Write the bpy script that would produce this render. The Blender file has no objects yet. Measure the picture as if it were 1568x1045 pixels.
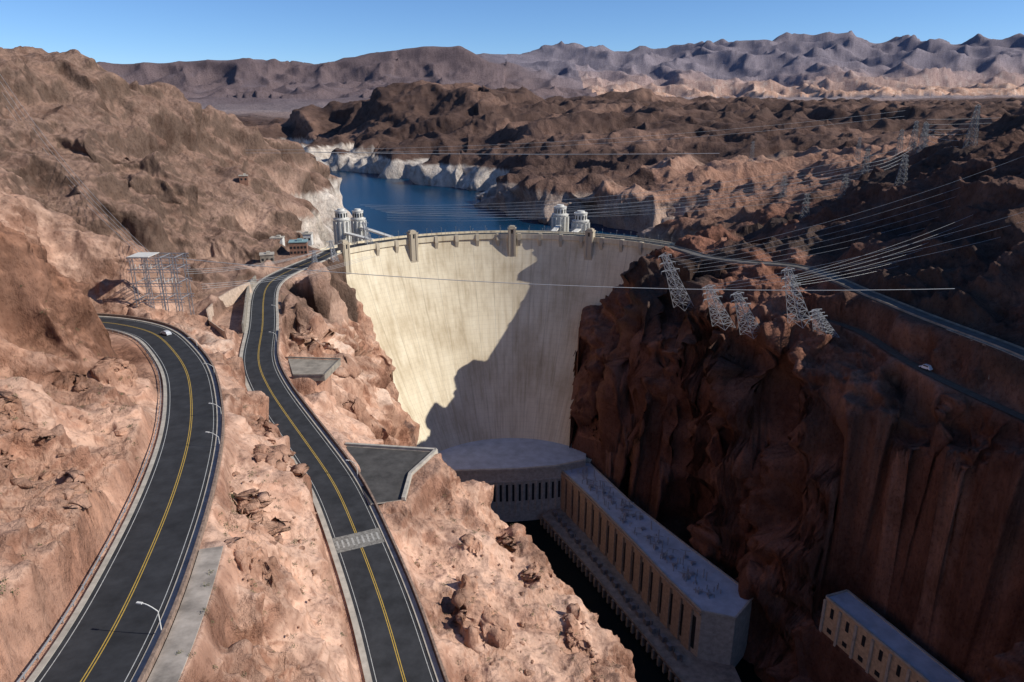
import bpy, math, random
import numpy as np
from mathutils import Vector
from mathutils.geometry import delaunay_2d_cdt
random.seed(7); rng=np.random.default_rng(7)
scene=bpy.context.scene
def link(o,parent=None):
    bpy.context.collection.objects.link(o)
    if parent: o.parent=parent
    return o
# ------------------------------------------------------------------ materials
def newmat(name):
    m=bpy.data.materials.new(name); m.use_nodes=True
    nt=m.node_tree; b=nt.nodes['Principled BSDF']
    return m,nt,b
def N(nt,t,**k):
    n=nt.nodes.new(t)
    for a,v in k.items(): setattr(n,a,v)
    return n
def noise_node(nt,scale,detail=6,rough=.6,vec=None,dist=0):
    n=N(nt,'ShaderNodeTexNoise'); n.inputs['Scale'].default_value=scale
    n.inputs['Detail'].default_value=detail; n.inputs['Roughness'].default_value=rough
    n.inputs['Distortion'].default_value=dist
    if vec is not None: nt.links.new(vec,n.inputs['Vector'])
    return n
def ramp(nt,fac,stops):
    r=N(nt,'ShaderNodeValToRGB'); e=r.color_ramp.elements
    while len(e)<len(stops): e.new(.5)
    for i,(p,c) in enumerate(stops):
        e[i].position=p; e[i].color=(c[0],c[1],c[2],1)
    nt.links.new(fac,r.inputs[0]); return r
def mixc(nt,a,b,fac,mode='MIX'):
    m=N(nt,'ShaderNodeMix'); m.data_type='RGBA'; m.blend_type=mode
    if isinstance(fac,(int,float)): m.inputs[0].default_value=fac
    else: nt.links.new(fac,m.inputs[0])
    for i,s in ((6,a),(7,b)):
        if isinstance(s,tuple): m.inputs[i].default_value=(s[0],s[1],s[2],1)
        else: nt.links.new(s,m.inputs[i])
    return m.outputs[2]
def simple(name,col,rough=.8,var=.25,scale=.6,bump=0.0,metal=0,bscale=3):
    m,nt,b=newmat(name)
    co=N(nt,'ShaderNodeTexCoord').outputs['Object']
    n=noise_node(nt,scale,4,.65,co)
    lo=tuple(c*(1-var) for c in col); hi=tuple(min(1,c*(1+var)) for c in col)
    r=ramp(nt,n.outputs[0],[(.3,lo),(.7,hi)])
    nt.links.new(r.outputs[0],b.inputs['Base Color'])
    b.inputs['Roughness'].default_value=rough; b.inputs['Metallic'].default_value=metal
    b.inputs['Specular IOR Level'].default_value=.25
    if bump:
        n2=noise_node(nt,bscale,3,.6,co); bp=N(nt,'ShaderNodeBump')
        bp.inputs['Strength'].default_value=.6; bp.inputs['Distance'].default_value=bump
        nt.links.new(n2.outputs[0],bp.inputs['Height']); nt.links.new(bp.outputs[0],b.inputs['Normal'])
    return m
def rock_material():
    m,nt,b=newmat('rock')
    at=N(nt,'ShaderNodeAttribute'); at.attribute_name='Col'
    co=N(nt,'ShaderNodeTexCoord').outputs['Object']
    mp=N(nt,'ShaderNodeMapping'); mp.inputs['Scale'].default_value=(1,1,.7); nt.links.new(co,mp.inputs[0])
    n1=noise_node(nt,.06,4,.7,mp.outputs[0])
    n2=noise_node(nt,.8,5,.74,mp.outputs[0])
    r1=ramp(nt,n1.outputs[0],[(.36,(.62,.56,.54)),(.5,(1,1,1)),(.66,(1.16,1.11,1.07))])
    r2=ramp(nt,n2.outputs[0],[(.34,(.52,.46,.44)),(.48,(1,1,1)),(.68,(1.15,1.13,1.11))])
    c=mixc(nt,at.outputs['Color'],r1.outputs[0],.8,'MULTIPLY')
    c=mixc(nt,c,r2.outputs[0],.7,'MULTIPLY')
    nt.links.new(c,b.inputs['Base Color'])
    b.inputs['Roughness'].default_value=.95; b.inputs['Specular IOR Level'].default_value=.08
    ds=N(nt,'ShaderNodeVectorMath',operation='MULTIPLY_ADD'); nt.links.new(n2.outputs['Color'],ds.inputs[0])
    ds.inputs[1].default_value=(2.2,2.2,2.2); nt.links.new(mp.outputs[0],ds.inputs[2])
    v=N(nt,'ShaderNodeTexVoronoi'); v.inputs['Scale'].default_value=.3; nt.links.new(ds.outputs[0],v.inputs['Vector'])
    ad=N(nt,'ShaderNodeMath',operation='MULTIPLY_ADD'); nt.links.new(v.outputs['Distance'],ad.inputs[0]); ad.inputs[1].default_value=-.6
    nt.links.new(n2.outputs[0],ad.inputs[2])
    b2=N(nt,'ShaderNodeBump'); b2.inputs['Distance'].default_value=1.5
    # rougher where the attribute alpha says broken rock
    nt.links.new(at.outputs['Alpha'],b2.inputs['Strength'])
    nt.links.new(ad.outputs[0],b2.inputs['Height'])
    nt.links.new(b2.outputs[0],b.inputs['Normal'])
    return m
ROCK=rock_material()
ASPH=simple('asphalt',(.033,.034,.037),.85,.35,.25)
WHITE=simple('white_line_paint',(.5,.5,.47),.7,.25,1.5)
YELL=simple('yellow_line_paint',(.50,.33,.06),.7,.2,1.5)
CONC=simple('concrete',(.42,.38,.32),.9,.25,.4)
CONCD=simple('weathered_concrete',(.27,.235,.19),.9,.35,.3)
OLDROAD=simple('old_road_surface',(.12,.11,.10),.9,.3,.3)
STONE=simple('stone_masonry',(.24,.17,.13),.95,.45,1.2,.1)
ROOF=simple('roof_gravel',(.45,.49,.55),.95,.18,.15)
STEEL=simple('galvanized_steel',(.36,.37,.39),.5,.15,1,metal=.4)
STEELD=simple('dark_steel',(.22,.22,.22),.6,.15,1,metal=.3)
DARK=simple('dark_glass',(.02,.022,.025),.3,.3,1)
BRICK=simple('red_brown_cladding',(.24,.13,.09),.85,.3,.8)
WIRE=simple('cable_aluminium',(.42,.42,.42),.5,.1,1,metal=.3)
PAINTW=simple('white_paint',(.62,.60,.55),.7,.15,.5)
# ------------------------------------------------------------------ mesh builder
class MB:
    def __init__(s): s.v=[];s.f=[];s.m=[]
    def add(s,vs,fs,mi=0):
        o=len(s.v); s.v+=[tuple(p) for p in vs]; s.f+=[tuple(i+o for i in f) for f in fs]; s.m+=[mi]*len(fs)
    def box(s,c,size,rz=0,mi=0,taper=1):
        cx,cy,cz=c; a,b,h=size[0]/2,size[1]/2,size[2]; co,si=math.cos(rz),math.sin(rz); vs=[]
        for k,z in ((1,0),(taper,h)):
            for x,y in ((-a,-b),(a,-b),(a,b),(-a,b)):
                x*=k;y*=k; vs.append((cx+x*co-y*si,cy+x*si+y*co,cz+z))
        s.add(vs,[(3,2,1,0),(4,5,6,7),(0,1,5,4),(1,2,6,5),(2,3,7,6),(3,0,4,7)],mi)
    def cyl(s,c,r,h,n=16,mi=0,r2=None):
        r2=r if r2 is None else r2; vs=[]
        for z,q in ((0,r),(h,r2)):
            for i in range(n):
                a=2*math.pi*i/n; vs.append((c[0]+q*math.cos(a),c[1]+q*math.sin(a),c[2]+z))
        s.add(vs,[tuple(range(n-1,-1,-1)),tuple(range(n,2*n))]+[(i,(i+1)%n,n+(i+1)%n,n+i) for i in range(n)],mi)
    def beam(s,p,q,w,mi=0):
        p=Vector(p);q=Vector(q);d=(q-p)
        if d.length<1e-6:return
        d.normalize(); u=d.cross(Vector((0,0,1)))
        if u.length<.01:u=Vector((1,0,0))
        u.normalize(); v=d.cross(u); h=w/2
        vs=[e+u*a*h+v*b*h for e in (p,q) for a,b in ((-1,-1),(1,-1),(1,1),(-1,1))]
        s.add(vs,[(3,2,1,0),(4,5,6,7),(0,1,5,4),(1,2,6,5),(2,3,7,6),(3,0,4,7)],mi)
    def prism(s,poly,z0,z1,mi=0,mtop=None):
        n=len(poly)
        ar=sum(poly[i][0]*poly[(i+1)%n][1]-poly[(i+1)%n][0]*poly[i][1] for i in range(n))
        if ar<0: poly=poly[::-1]
        vs=[(p[0],p[1],z0) for p in poly]+[(p[0],p[1],z1) for p in poly]
        s.add(vs,[tuple(range(n-1,-1,-1))]+[(i,(i+1)%n,n+(i+1)%n,n+i) for i in range(n)],mi)
        s.add(vs[n:],[tuple(range(n))],mi if mtop is None else mtop)
    def obj(s,name,mats,parent=None,smooth=False):
        me=bpy.data.meshes.new(name); me.from_pydata(s.v,[],s.f)
        for m in mats: me.materials.append(m)
        me.polygons.foreach_set('material_index',s.m)
        if smooth: me.polygons.foreach_set('use_smooth',[True]*len(s.f))
        me.update(); return link(bpy.data.objects.new(name,me),parent)
# ------------------------------------------------------------------ survey of the site (metres; river level = 0), plus unseen right-hand ridges shaped for their shade
def P(t): return [tuple(float(q) for q in s.split(',')) for s in t.split()]
ROAD1=P("-50,-10,208 -51,30,206 -53.5,64,204 -57.5,85,201 -62.5,105,199 -69.5,130,197 -78,157,196 -88.5,183,194.5 -102,211,193.5 -118,236,192.5 -134,256,192 -153,270,191 -170,278,190 -195,284,189")
ROAD2=P("-4,40,161 -11,80,163 -16,100,164 -21,113,165 -27,129,167 -36,150,169 -49,178,171 -61,198,172.5 -76,222,174 -90,246,175 -102,272,176 -114,314,177 -127,355,178 -134,382,178.5 -135,403,179 -131,430,179 -125,455,179 -121,478,179")
AZROAD=P("109,498,179.2 117,475,180 124,450,181 143,427,182.5 170,410,183 179,350,183 188,307,182 198,273,181 203,250,180 212,215,179")
AZTRACK=P("144,367,168 168,343,168 175.5,294.5,165 183.6,269,163 193,248,161 200,225,160")
PTS=P("""-58,65,211 -69,82,211 -79,96,212 -90,114,214 -102,133,216 -73,103,206 -87,126,208 -85,139,201 -103,166,203 -65,88,206 -62,78,208
-114,149,216 -116,170,207 -130,210,197 -148,244,194 -134,180,242 -131,190,238 -142,215,228 -156,240,214 -168,258,199 -175,225,240 -182,255,222 -155,200,248 -205,200,255
-231,330,237 -233,380,228 -211,400,215 -227,480,237 -178,330,204 -277,500,257 -264,560,236 -288,450,258 -264,620,237 -253,660,224
-371,560,310 -355,580,308 -329,610,303 -319,640,294 -311,680,287 -300,720,279 -286,760,261 -275,820,243 -259,880,218 -252,930,187 -248,990,157
-217,500,214 -192,560,212 -177,540,199 -162,490,180 -147,439,181 -180,429,183 -195,396,190 -198,450,199 -196,500,200 -190,349,190 -154,362,180 -160,318,185 -129,459,179
-288,1172,120 -254,1034,120 -219,887,120 -222,848,165 -203,767,165 -193,640,186 -245,900,166 -180,750,120 -150,620,120 -128,530,120
-84,193,194 -76,173,195 -62,148,193 -55,122,196 -45,104,194 -42,85,197 -52,140,184 -42,125,178 -40,98,186 -35,111,174 -67,174,187 -98,223,191 -119,258,189 -41,80,197 -32,106,172 -84,208,188 -65,176,182
-97,286,174 -107,339,176 -114,403,177 -108,400,151 -95,420,125 -75,271,165 -68,260,156 -60,330,124 -56,330,110 -50,203,170 -76,247,172 -128,399,178 -98,390,146
-50,195,171 -24,198,170 -35,176,171 -37,169,171 -32,169,168 -26,151,166 -23,160,162 -17,178,160 -13,141,161 -4,167,155 -4,156,155 -1,145,152 13,150,148 10,129,150 -9,121,158 -16,124,163
-20,206,159 -9,206,152 3,189,146 12,176,144 26,159,140 30,147,133 33,136,122 45,100,100 55,60,90 60,0,90
-45,300,60 -45,235,150 -50,425,-4 -30,405,-4 -10,350,-4 25,289,-4 42,230,-4 55,180,-4 75,100,-4 90,0,-4 100,-100,-4
0,440,-12 40,400,-12 75,320,-12 88,230,-12 105,100,-12 115,0,-12
66,450,6 84,422,6 102,378,6 122,325,8 130,287,8 134,245,4 140,205,4 140,100,5 150,0,5 155,-100,5
89,439,160 115,384,163 83,504,153 108,454,165 87,415,121 85.5,398,89 86,385,50 115,365,104 114,345,54 134.5,320,107 132,300,65 148.6,285,125 156,268,100 166,245,120 178,225,135 178,235,152 178,195,122 137,318,150 160.6,262,148
60,480,112 54,472,88 56,458,62 75,482,142 80,463,150 75,440,130 69,438,90 65,440,48 97,400,161 112,368,163 124,350,164 142,345,170
191,400,192 216,380,203 220,330,203 230,300,212 246,350,226 274,400,246 281,480,240 283,520,232 225,440,206 148,480,184 197,520,186 277,600,205 233,620,188 173,600,172 145,560,178
330,380,275 400,450,285 350,250,290 420,560,280 250,200,235 240,100,230 200,0,200 225,250,218 200,150,150 170,60,60 350,100,310 400,-100,300
342,822,190 171,709,174 272,829,182 253,900,190 404,1100,200 596,1200,214
-60,1048,120 -35,1001,120 61,887,120 159,812,120 -25,1022,166 76,904,172 172,830,174 125,650,120 113,560,120 138,650,172
-49,1255,120 -123,1328,120 -226,1460,120 -365,1841,120 -678,2305,120 -222,1490,168 -115,1352,168 -42,1282,168 -275,1700,182 -118,1600,194 -449,2100,178 -37,1750,216 -355,1880,168
-5,1400,190 86,1480,231 156,1530,242 300,1600,241 440,1600,235 539,1700,253 849,1900,256 1152,2000,262 1491,2200,262 49,1200,182 118,1130,183 229,1200,198
-1004,3000,188 -779,2600,210 -683,2600,264 -525,2500,299 -337,2400,333 -205,2300,325 -83,2200,293 32,2300,265 237,2600,307 350,2600,275 687,3000,305 870,3000,275
-116,473,170 -106,471,138 -93,464,110 -78,455,77 -70,439,50 -135,478,180 -137,500,178 -142,545,120
44,467,45 45.6,489,83 51,506,113 65,506,133 105,490,178 118,505,181 122,535,150
-40,490,20 0,480,0 30,490,20 -70,490,60 20,520,50 -60,520,80 60,530,95 -98,508,110 90,530,110
-100,700,60 0,600,60 0,850,60 -60,950,60 -150,850,60 -150,1150,60 -300,1500,80 -450,1900,90 80,700,60 -100,1250,70 -150,1000,60 -100,560,80
-100,40,225 -95,80,222 -75,20,222 -130,110,230 -180,150,250 -250,220,270 -400,300,300 -600,500,330 -800,-50,300 -300,0,260 -150,-50,240 -500,650,325
-420,760,240 -440,900,200 -400,1100,150 -430,1300,120 -650,1800,120 -900,2200,120 -600,1200,190 -900,1500,240
-30,80,175 -25,40,180 10,100,155 20,50,150 -30,0,190 -30,-60,200 30,-60,140
-1500,3500,180 -500,3500,180 500,4000,230 1500,3500,250 3000,4000,300 2500,2500,300 2200,1500,300 1000,1000,250 700,600,290 1500,600,320 550,750,235
-5043,10000,789 -3424,10000,844 -1553,10000,962 -1100,10000,1010 -876,10000,1017 -500,10000,990 -414,9950,930 -117,9800,716 356,9000,427 -2514,6000,228 -1475,6000,228 -4566,9780,620 -3010,9780,660 -1438,9800,760 -700,9800,800 -4566,9300,470 -3010,9200,480 -1438,9200,520 -600,9200,540 -7500,9000,750 701,7000,278
-5500,12000,760 -3000,12000,840 -1000,12000,1000 
-179,15000,951 1470,15000,1271 2738,15000,1248 3998,15000,1342 5874,15000,1505 7779,15000,1424 9892,15000,1459 1674,9000,353 3777,8500,349 5738,8500,349 13000,13000,1300 9000,7000,350
-22000,6000,500 -22000,22000,500 0,23000,600 22000,23000,500 22000,3000,500 -2000,-500,300 2000,-500,300 -5000,3000,400 6000,1500,350 0,-500,100""")
# ------------------------------------------------------------------ numpy gradient noise
perm=rng.permutation(256).astype(np.int32); perm=np.concatenate([perm,perm,perm])
gr=rng.normal(size=(256,3)).astype(np.float32); gr/=np.linalg.norm(gr,axis=1)[:,None]
def perlin(x,y,z):
    xi=np.floor(x);yi=np.floor(y);zi=np.floor(z)
    fx=(x-xi).astype(np.float32);fy=(y-yi).astype(np.float32);fz=(z-zi).astype(np.float32)
    xi=xi.astype(np.int32)&255;yi=yi.astype(np.int32)&255;zi=zi.astype(np.int32)&255
    u=fx*fx*fx*(fx*(fx*6-15)+10);v=fy*fy*fy*(fy*(fy*6-15)+10);w=fz*fz*fz*(fz*(fz*6-15)+10)
    res=0
    for i in (0,1):
        pi=perm[(xi+i)&255]; wu=u if i else 1-u
        for j in (0,1):
            pj=perm[(pi+yi+j)&255]; wv=v if j else 1-v
            for k in (0,1):
                g=gr[perm[(pj+zi+k)&255]]; ww=w if k else 1-w
                res=res+wu*wv*ww*(g[:,0]*(fx-i)+g[:,1]*(fy-j)+g[:,2]*(fz-k))
    return res*1.6
# ------------------------------------------------------------------ terrain grid (fine near the dam, coarser towards the horizon)
az=np.radians(np.concatenate([np.linspace(-64,-43.2,50),np.linspace(-43,43,1300),np.linspace(43.2,62,50)]))
rr=np.concatenate([np.geomspace(45,120,240,endpoint=False),np.geomspace(120,560,740,endpoint=False),
   np.geomspace(560,3000,360,endpoint=False),np.geomspace(3000,20500,240)])
NA,NR=len(az),len(rr)
A,R=np.meshgrid(az,rr,indexing='ij')
X0=(R*np.sin(A)).ravel();Y0=(R*np.cos(A)).ravel();RF=R.ravel()
def sstep(a,b,x):
    t=np.clip((x-a)/(b-a),0,1); return t*t*(3-2*t)
wa=RF*.016*np.where((X0>45)&(Y0<480),.25,1)
wx=np.zeros_like(X0);wy=np.zeros_like(X0)
for lam in (6,12,24,48,96,200,400,800):
    wgt=np.exp(-((np.log2(lam/(RF*.06)))**2)); s=wgt>.05
    wx[s]+=wgt[s]*perlin(X0[s]/lam,Y0[s]/lam,np.full(s.sum(),3.3))*wa[s]
    wy[s]+=wgt[s]*perlin(X0[s]/lam,Y0[s]/lam,np.full(s.sum(),9.7))*wa[s]
XW=(X0+wx).reshape(NA,NR);YW=(Y0+wy).reshape(NA,NR)
allp=PTS+ROAD1[:-1]+ROAD2+AZROAD+AZTRACK
seen={};pl=[]
for p in allp:
    k=(round(p[0]),round(p[1]))
    if k in seen: continue
    seen[k]=1; pl.append(p)
vo,eo,fo,ov,oe,of=delaunay_2d_cdt([Vector((p[0],p[1])) for p in pl],[],[],0,1e-4)
zz=[pl[ov[i][0]][2] for i in range(len(vo))]
Z=np.full((NA,NR),200.0)
for f in fo:
    p=[vo[i] for i in f]; z=[zz[i] for i in f]
    d=(p[1].x-p[0].x)*(p[2].y-p[0].y)-(p[2].x-p[0].x)*(p[1].y-p[0].y)
    if abs(d)<1e-6: continue
    rs=[q.length for q in p]; an=[math.atan2(q.x,q.y) for q in p]
    rmin=1e9
    for i in range(3):
        a,b=p[i],p[(i+1)%3]; ab=b-a; t=max(0,min(1,-a.dot(ab)/ab.length_squared)); rmin=min(rmin,(a+ab*t).length)
    if max(an)-min(an)>math.pi*.95: i0,i1=0,NA; rmin=0
    else: i0=np.searchsorted(az,min(an)-.05);i1=np.searchsorted(az,max(an)+.05)
    j0=np.searchsorted(rr,rmin*.95);j1=np.searchsorted(rr,max(rs)*1.05)
    if i1<=i0 or j1<=j0: continue
    xs=XW[i0:i1,j0:j1];ys=YW[i0:i1,j0:j1]
    l1=((xs-p[0].x)*(p[2].y-p[0].y)-(p[2].x-p[0].x)*(ys-p[0].y))/d
    l2=((p[1].x-p[0].x)*(ys-p[0].y)-(xs-p[0].x)*(p[1].y-p[0].y))/d
    ins=(l1>=-1e-5)&(l2>=-1e-5)&(l1+l2<=1+1e-5)
    zt=z[0]+l1*(z[1]-z[0])+l2*(z[2]-z[0])
    blk=Z[i0:i1,j0:j1]; blk[ins]=zt[ins]
for _ in range(3):
    Z[:,1:-1]=(Z[:,:-2]+2*Z[:,1:-1]+Z[:,2:])/4
    Z[1:-1,:]=(Z[:-2,:]+2*Z[1:-1,:]+Z[2:,:])/4
# rock outcrops standing out of the near slopes
Zr=Z.ravel(); outc=np.zeros_like(X0)
OC=[(-6,140,6,4.5),(17,150,4,2.2),(8,172,4,1.8),(-56,140,4,2.2),(-62,165,3.5,2.2),(-47,112,3.5,2.6),(-69,192,4,2.6),(-92,108,6,3),(-80,270,8,4),(-92,330,11,5),(-70,300,8,4)]
rs_=random.Random(5)
for _ in range(24):
    q=rs_.random()
    if q<.2: c=(rs_.uniform(-26,24),rs_.uniform(128,195))
    elif q<.4: c=(rs_.uniform(-66,-42),rs_.uniform(84,190))
    else: c=(rs_.uniform(-118,-72),rs_.uniform(80,190))
    OC.append((c[0],c[1],rs_.uniform(1.8,4.5),rs_.uniform(.8,2.2)))
for (x,y,r_,h) in OC:
    s=np.where((RF<420)&(np.abs(X0-x)<r_*1.8)&(np.abs(Y0-y)<r_*1.8))[0]
    dx=(X0[s]-x);dy=(Y0[s]-y)*.75
    nz=perlin(X0[s]/(r_*.8),Y0[s]/(r_*.8),np.full(len(s),h))+.5*perlin(X0[s]/(r_*.3),Y0[s]/(r_*.3),np.full(len(s),h+3))
    w_=sstep(0,.5,1-np.hypot(dx,dy)/r_+.8*nz)*(.8+.3*nz)
    Zr[s]+=np.clip(w_,0,1.3)*h; outc[s]=np.maximum(outc[s],np.clip(w_,0,1))
Z=Zr.reshape(NA,NR)
Xg=X0.reshape(NA,NR);Yg=Y0.reshape(NA,NR)
def normals(X,Y,Z):
    T=np.stack([np.gradient(X,axis=1),np.gradient(Y,axis=1),np.gradient(Z,axis=1)],-1)
    S=np.stack([np.gradient(X,axis=0),np.gradient(Y,axis=0),np.gradient(Z,axis=0)],-1)
    n=np.cross(S,T); n/=np.linalg.norm(n,axis=-1,keepdims=True)+1e-9
    n[n[...,2]<0]*=-1; return n
nrm=normals(Xg,Yg,Z).reshape(-1,3)
steep=1-nrm[:,2]
Zb=Z.ravel()
drr=np.gradient(np.log(rr)); spacing=RF*np.maximum(np.tile(drr,NA),.0013)
D=np.zeros_like(X0)
flat=sstep(1500,5000,RF)*(Zb<330)*.75
farw=sstep(3500,7000,RF)
mesa=sstep(5000,8000,Y0)*(1-sstep(-100,900,X0))
zst=np.where((X0<-95)&(Y0>260),2.6,1.35)
zst=np.where((X0>45)&(Y0<560),.9,zst)
gain=np.ones_like(X0)
patch=perlin(X0/34+3,Y0/34,Zb/30)+.5*perlin(X0/15,Y0/15+8,Zb/15)
rough=np.maximum(sstep(-.3,.3,patch),.5*outc)
azc=((X0>45)&(Y0<500)&(Zb<175)).astype(float)
for k in range(12):
    lam=1500/2**k
    w=sstep(1.2,2.6,lam/spacing)*(1-sstep(.09,.18,lam/RF))
    s=w>.01
    if s.sum()==0: continue
    st=np.minimum(steep[s],.5)
    st=np.where((RF[s]<420)&(X0[s]<45),np.minimum(st,.3),st)
    ca,sa=math.cos(k*1.7),math.sin(k*1.7)
    xx=(X0[s]*ca-Y0[s]*sa)/lam;yy=(X0[s]*sa+Y0[s]*ca)/lam
    n=perlin(xx+k*17.1,yy+k*5.3,Zb[s]/(lam*zst[s])+k*2.2)
    rd=1-2.2*np.abs(n)
    blk=np.tanh(7*(n-.05))*.40
    val=.25*n+(.32+.33*azc[s])*blk+.62*(rd-.42)
    val=val*(1-farw[s])+farw[s]*(.78*(rd-.42)+.3*n)
    amp=(.22+.42*st)*(1-farw[s])+farw[s]*(.16+.26*st)*(1-.2*mesa[s])
    g2=np.where(RF[s]<450,(.6+.7*rough[s]) if lam<14 else 1.0,1.0)
    g2=np.where(azc[s]>0,1.2,g2)
    D[s]+=w[s]*val*lam*amp*gain[s]*g2
    gain[s]=gain[s]*(1-w[s])+w[s]*np.clip(.55+.9*(rd-.2),.45,1.25)
D*=(1-flat)
D*=1-.75*mesa*sstep(740,800,Zb)
D*=np.where((Zb<125)&(Y0>500)&(X0>-1500),.12,1)
X1=X0+nrm[:,0]*D;Y1=Y0+nrm[:,1]*D;Z1=Zb+nrm[:,2]*D
def spline(pts,step=1.5):
    out=[]
    P_=[np.array(p) for p in pts]; P_=[2*P_[0]-P_[1]]+P_+[2*P_[-1]-P_[-2]]
    for i in range(1,len(P_)-2):
        p0,p1,p2,p3=P_[i-1:i+3]; n=max(2,int(np.linalg.norm(p2-p1)/step))
        for j in range(n):
            t=j/n; out.append(.5*((2*p1)+(-p0+p2)*t+(2*p0-5*p1+4*p2-p3)*t*t+(-p0+3*p1-3*p2+p3)*t**3))
    out.append(P_[-2]); o=np.array(out)
    for _ in range(30): o[1:-1]=(o[:-2]+2*o[1:-1]+o[2:])/4
    return o
R1=spline(ROAD1);R2=spline(ROAD2);R3=spline(AZROAD);R4=spline(AZTRACK)
def offs(line,o):
    t=np.gradient(line[:,:2],axis=0); t/=np.linalg.norm(t,axis=1)[:,None]
    n=np.stack([t[:,1],-t[:,0]],1); r=line.copy(); r[:,:2]+=n*o; return r
near=np.where((RF<620))[0]
def bed(line,hw,fade,drop,step=3):
    global X1,Y1,Z1
    ln=line[::step] if len(line)>6 else line
    bx0,bx1=ln[:,0].min()-hw-fade,ln[:,0].max()+hw+fade;by0,by1=ln[:,1].min()-hw-fade,ln[:,1].max()+hw+fade
    s=near[(X0[near]>bx0)&(X0[near]<bx1)&(Y0[near]>by0)&(Y0[near]<by1)]
    x=X0[s];y=Y0[s];best=np.full(len(s),1e9);bz=np.zeros(len(s))
    for i in range(len(ln)-1):
        a=ln[i];b=ln[i+1];dx,dy=b[0]-a[0],b[1]-a[1];l=dx*dx+dy*dy+1e-9
        t=np.clip(((x-a[0])*dx+(y-a[1])*dy)/l,0,1)
        d=np.hypot(x-a[0]-t*dx,y-a[1]-t*dy); m=d<best
        best[m]=d[m]; bz[m]=(a[2]+t*(b[2]-a[2]))[m]
    w=1-sstep(hw,hw+fade,best)
    X1[s]+=(x-X1[s])*w;Y1[s]+=(y-Y1[s])*w;Z1[s]+=(bz-drop-Z1[s])*w
L_=lambda t:np.array(P(t))
bed(L_("34,440,0 66,368,0 88,312,0 100,275,0"),24,5,1,1)
bed(L_("137,262,18 153,205,18"),10,5,1,1)
bed(L_("152,279,42 174,211,42"),10,4,.1,1)
i0s,i1s=int(np.argmin(abs(R1[:,1]-58))),int(np.argmin(abs(R1[:,1]-108)))
k0,k1=int(np.argmin(abs(R1[:,1]-205))),int(np.argmin(abs(R1[:,1]-269)))
bed(offs(R1,-11)[k0:k1],5,7,-.6)
PADS=[(L_("-47,197,171 -30,191,171"),8.5),(L_("-30,182,171 -33,176,171"),5),(L_("-88,268,174 -80,266,173.6"),8),
      (L_("-150,345,180.5 -140,405,180.5"),5),(L_("-150,430,180.6 -140,468,180.6"),9),(L_("-125,303,176.3 -132,325,176.6 -134,350,177.4"),6.5),
      (offs(R1,10.2)[i0s:i1s],2.2)]
for l,h in PADS: bed(l,h,2.5,.15,1)
bed(R4,3.2,3,.25); bed(R3,5.5,3,.35); bed(R2,8.2,2.6,.35); bed(R1,8.2,2.6,.35)
# seat the rock against the dam body
CX,CY,RC=0.,406.,136.
def rface(z): return RC-65*np.clip((179-z)/137,0,1.3)**1.35
rd_=np.hypot(X1-CX,Y1-CY); ph=np.degrees(np.arctan2(X1-CX,Y1-CY))
wob=2.5*perlin(Z1/9,X1/14,Y1/14)
phL=np.interp(rd_,[60,76,96,109,125,131,140],[-66,-64,-59,-58.5,-58.5,-60,-60])+wob
phR=np.interp(rd_,[60,76,93,113,119,130,136,160],[38,36,29,27,33,40,48,52])+wob
zf=179-137*np.clip((RC-rd_)/65,0,1.2)**(1/1.35)
m=(rd_>58)&(rd_<=136)&(ph>phL+1)&(ph<phR)&(Y1>406); Z1[m]=np.minimum(Z1[m],zf[m]-4)
m=(rd_>69)&(rd_<=134)&(ph>=phR)&(ph<70)&(Y1>406)
lift=zf[m]+np.clip((ph[m]-phR[m])*3,0,14)+2*wob[m]
Z1[m]=np.maximum(Z1[m],np.minimum(lift,178))
m=(rd_>136)&(rd_<165)&(ph>-56)&(ph<50)&(Y1>406); Z1[m]=np.minimum(Z1[m],115)
# colours
def col(*c): return np.array(c)
def blend(C,c,w): return C+(c-C)*w[:,None]
n_big=perlin(X1/60,Y1/60,Z1/40); n_med=perlin(X1/14+9,Y1/14,Z1/9); n_sm=perlin(X1/3.5,Y1/3.5+4,Z1/3)
nr2=normals(X1.reshape(NA,NR),Y1.reshape(NA,NR),Z1.reshape(NA,NR)).reshape(-1,3); stp=1-nr2[:,2]
C=np.tile(col(.60,.39,.285),(len(X1),1))
C=blend(C,col(.45,.26,.18),rough*.65)
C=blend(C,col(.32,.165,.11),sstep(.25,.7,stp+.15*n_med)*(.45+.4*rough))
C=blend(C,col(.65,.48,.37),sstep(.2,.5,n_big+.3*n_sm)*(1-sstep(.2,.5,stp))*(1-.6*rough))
C=blend(C,col(.34,.18,.12),sstep(.2,.45,n_med-.2*n_big)*.45)
C=blend(C,col(.40,.22,.145),outc*.5)
mount=sstep(270,390,Y1)*(X1<-100)
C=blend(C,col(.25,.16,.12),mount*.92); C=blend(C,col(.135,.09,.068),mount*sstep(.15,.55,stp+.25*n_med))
C=blend(C,col(.40,.265,.20),mount*sstep(.0,.3,n_big)*(1-sstep(192,215,Z1)))
bl=np.exp(-(((X1+140)/28)**2+((Y1-205)/45)**2)*1.0); C=blend(C,col(.29,.145,.09),np.clip(bl*1.4,0,.9))
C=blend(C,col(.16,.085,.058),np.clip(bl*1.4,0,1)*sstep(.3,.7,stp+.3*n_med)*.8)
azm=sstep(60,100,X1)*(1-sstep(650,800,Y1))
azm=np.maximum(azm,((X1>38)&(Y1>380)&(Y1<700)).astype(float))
C=blend(C,col(.27,.13,.088),azm); C=blend(C,col(.16,.078,.055),azm*sstep(.1,.6,stp+.4*n_med))  # Arizona side: rock colour darkened to deepen its shade
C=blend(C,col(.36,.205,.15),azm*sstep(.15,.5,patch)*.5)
C=blend(C,col(.085,.06,.05),azm*sstep(-.1,.3,n_big)*sstep(115,160,Z1))
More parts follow.
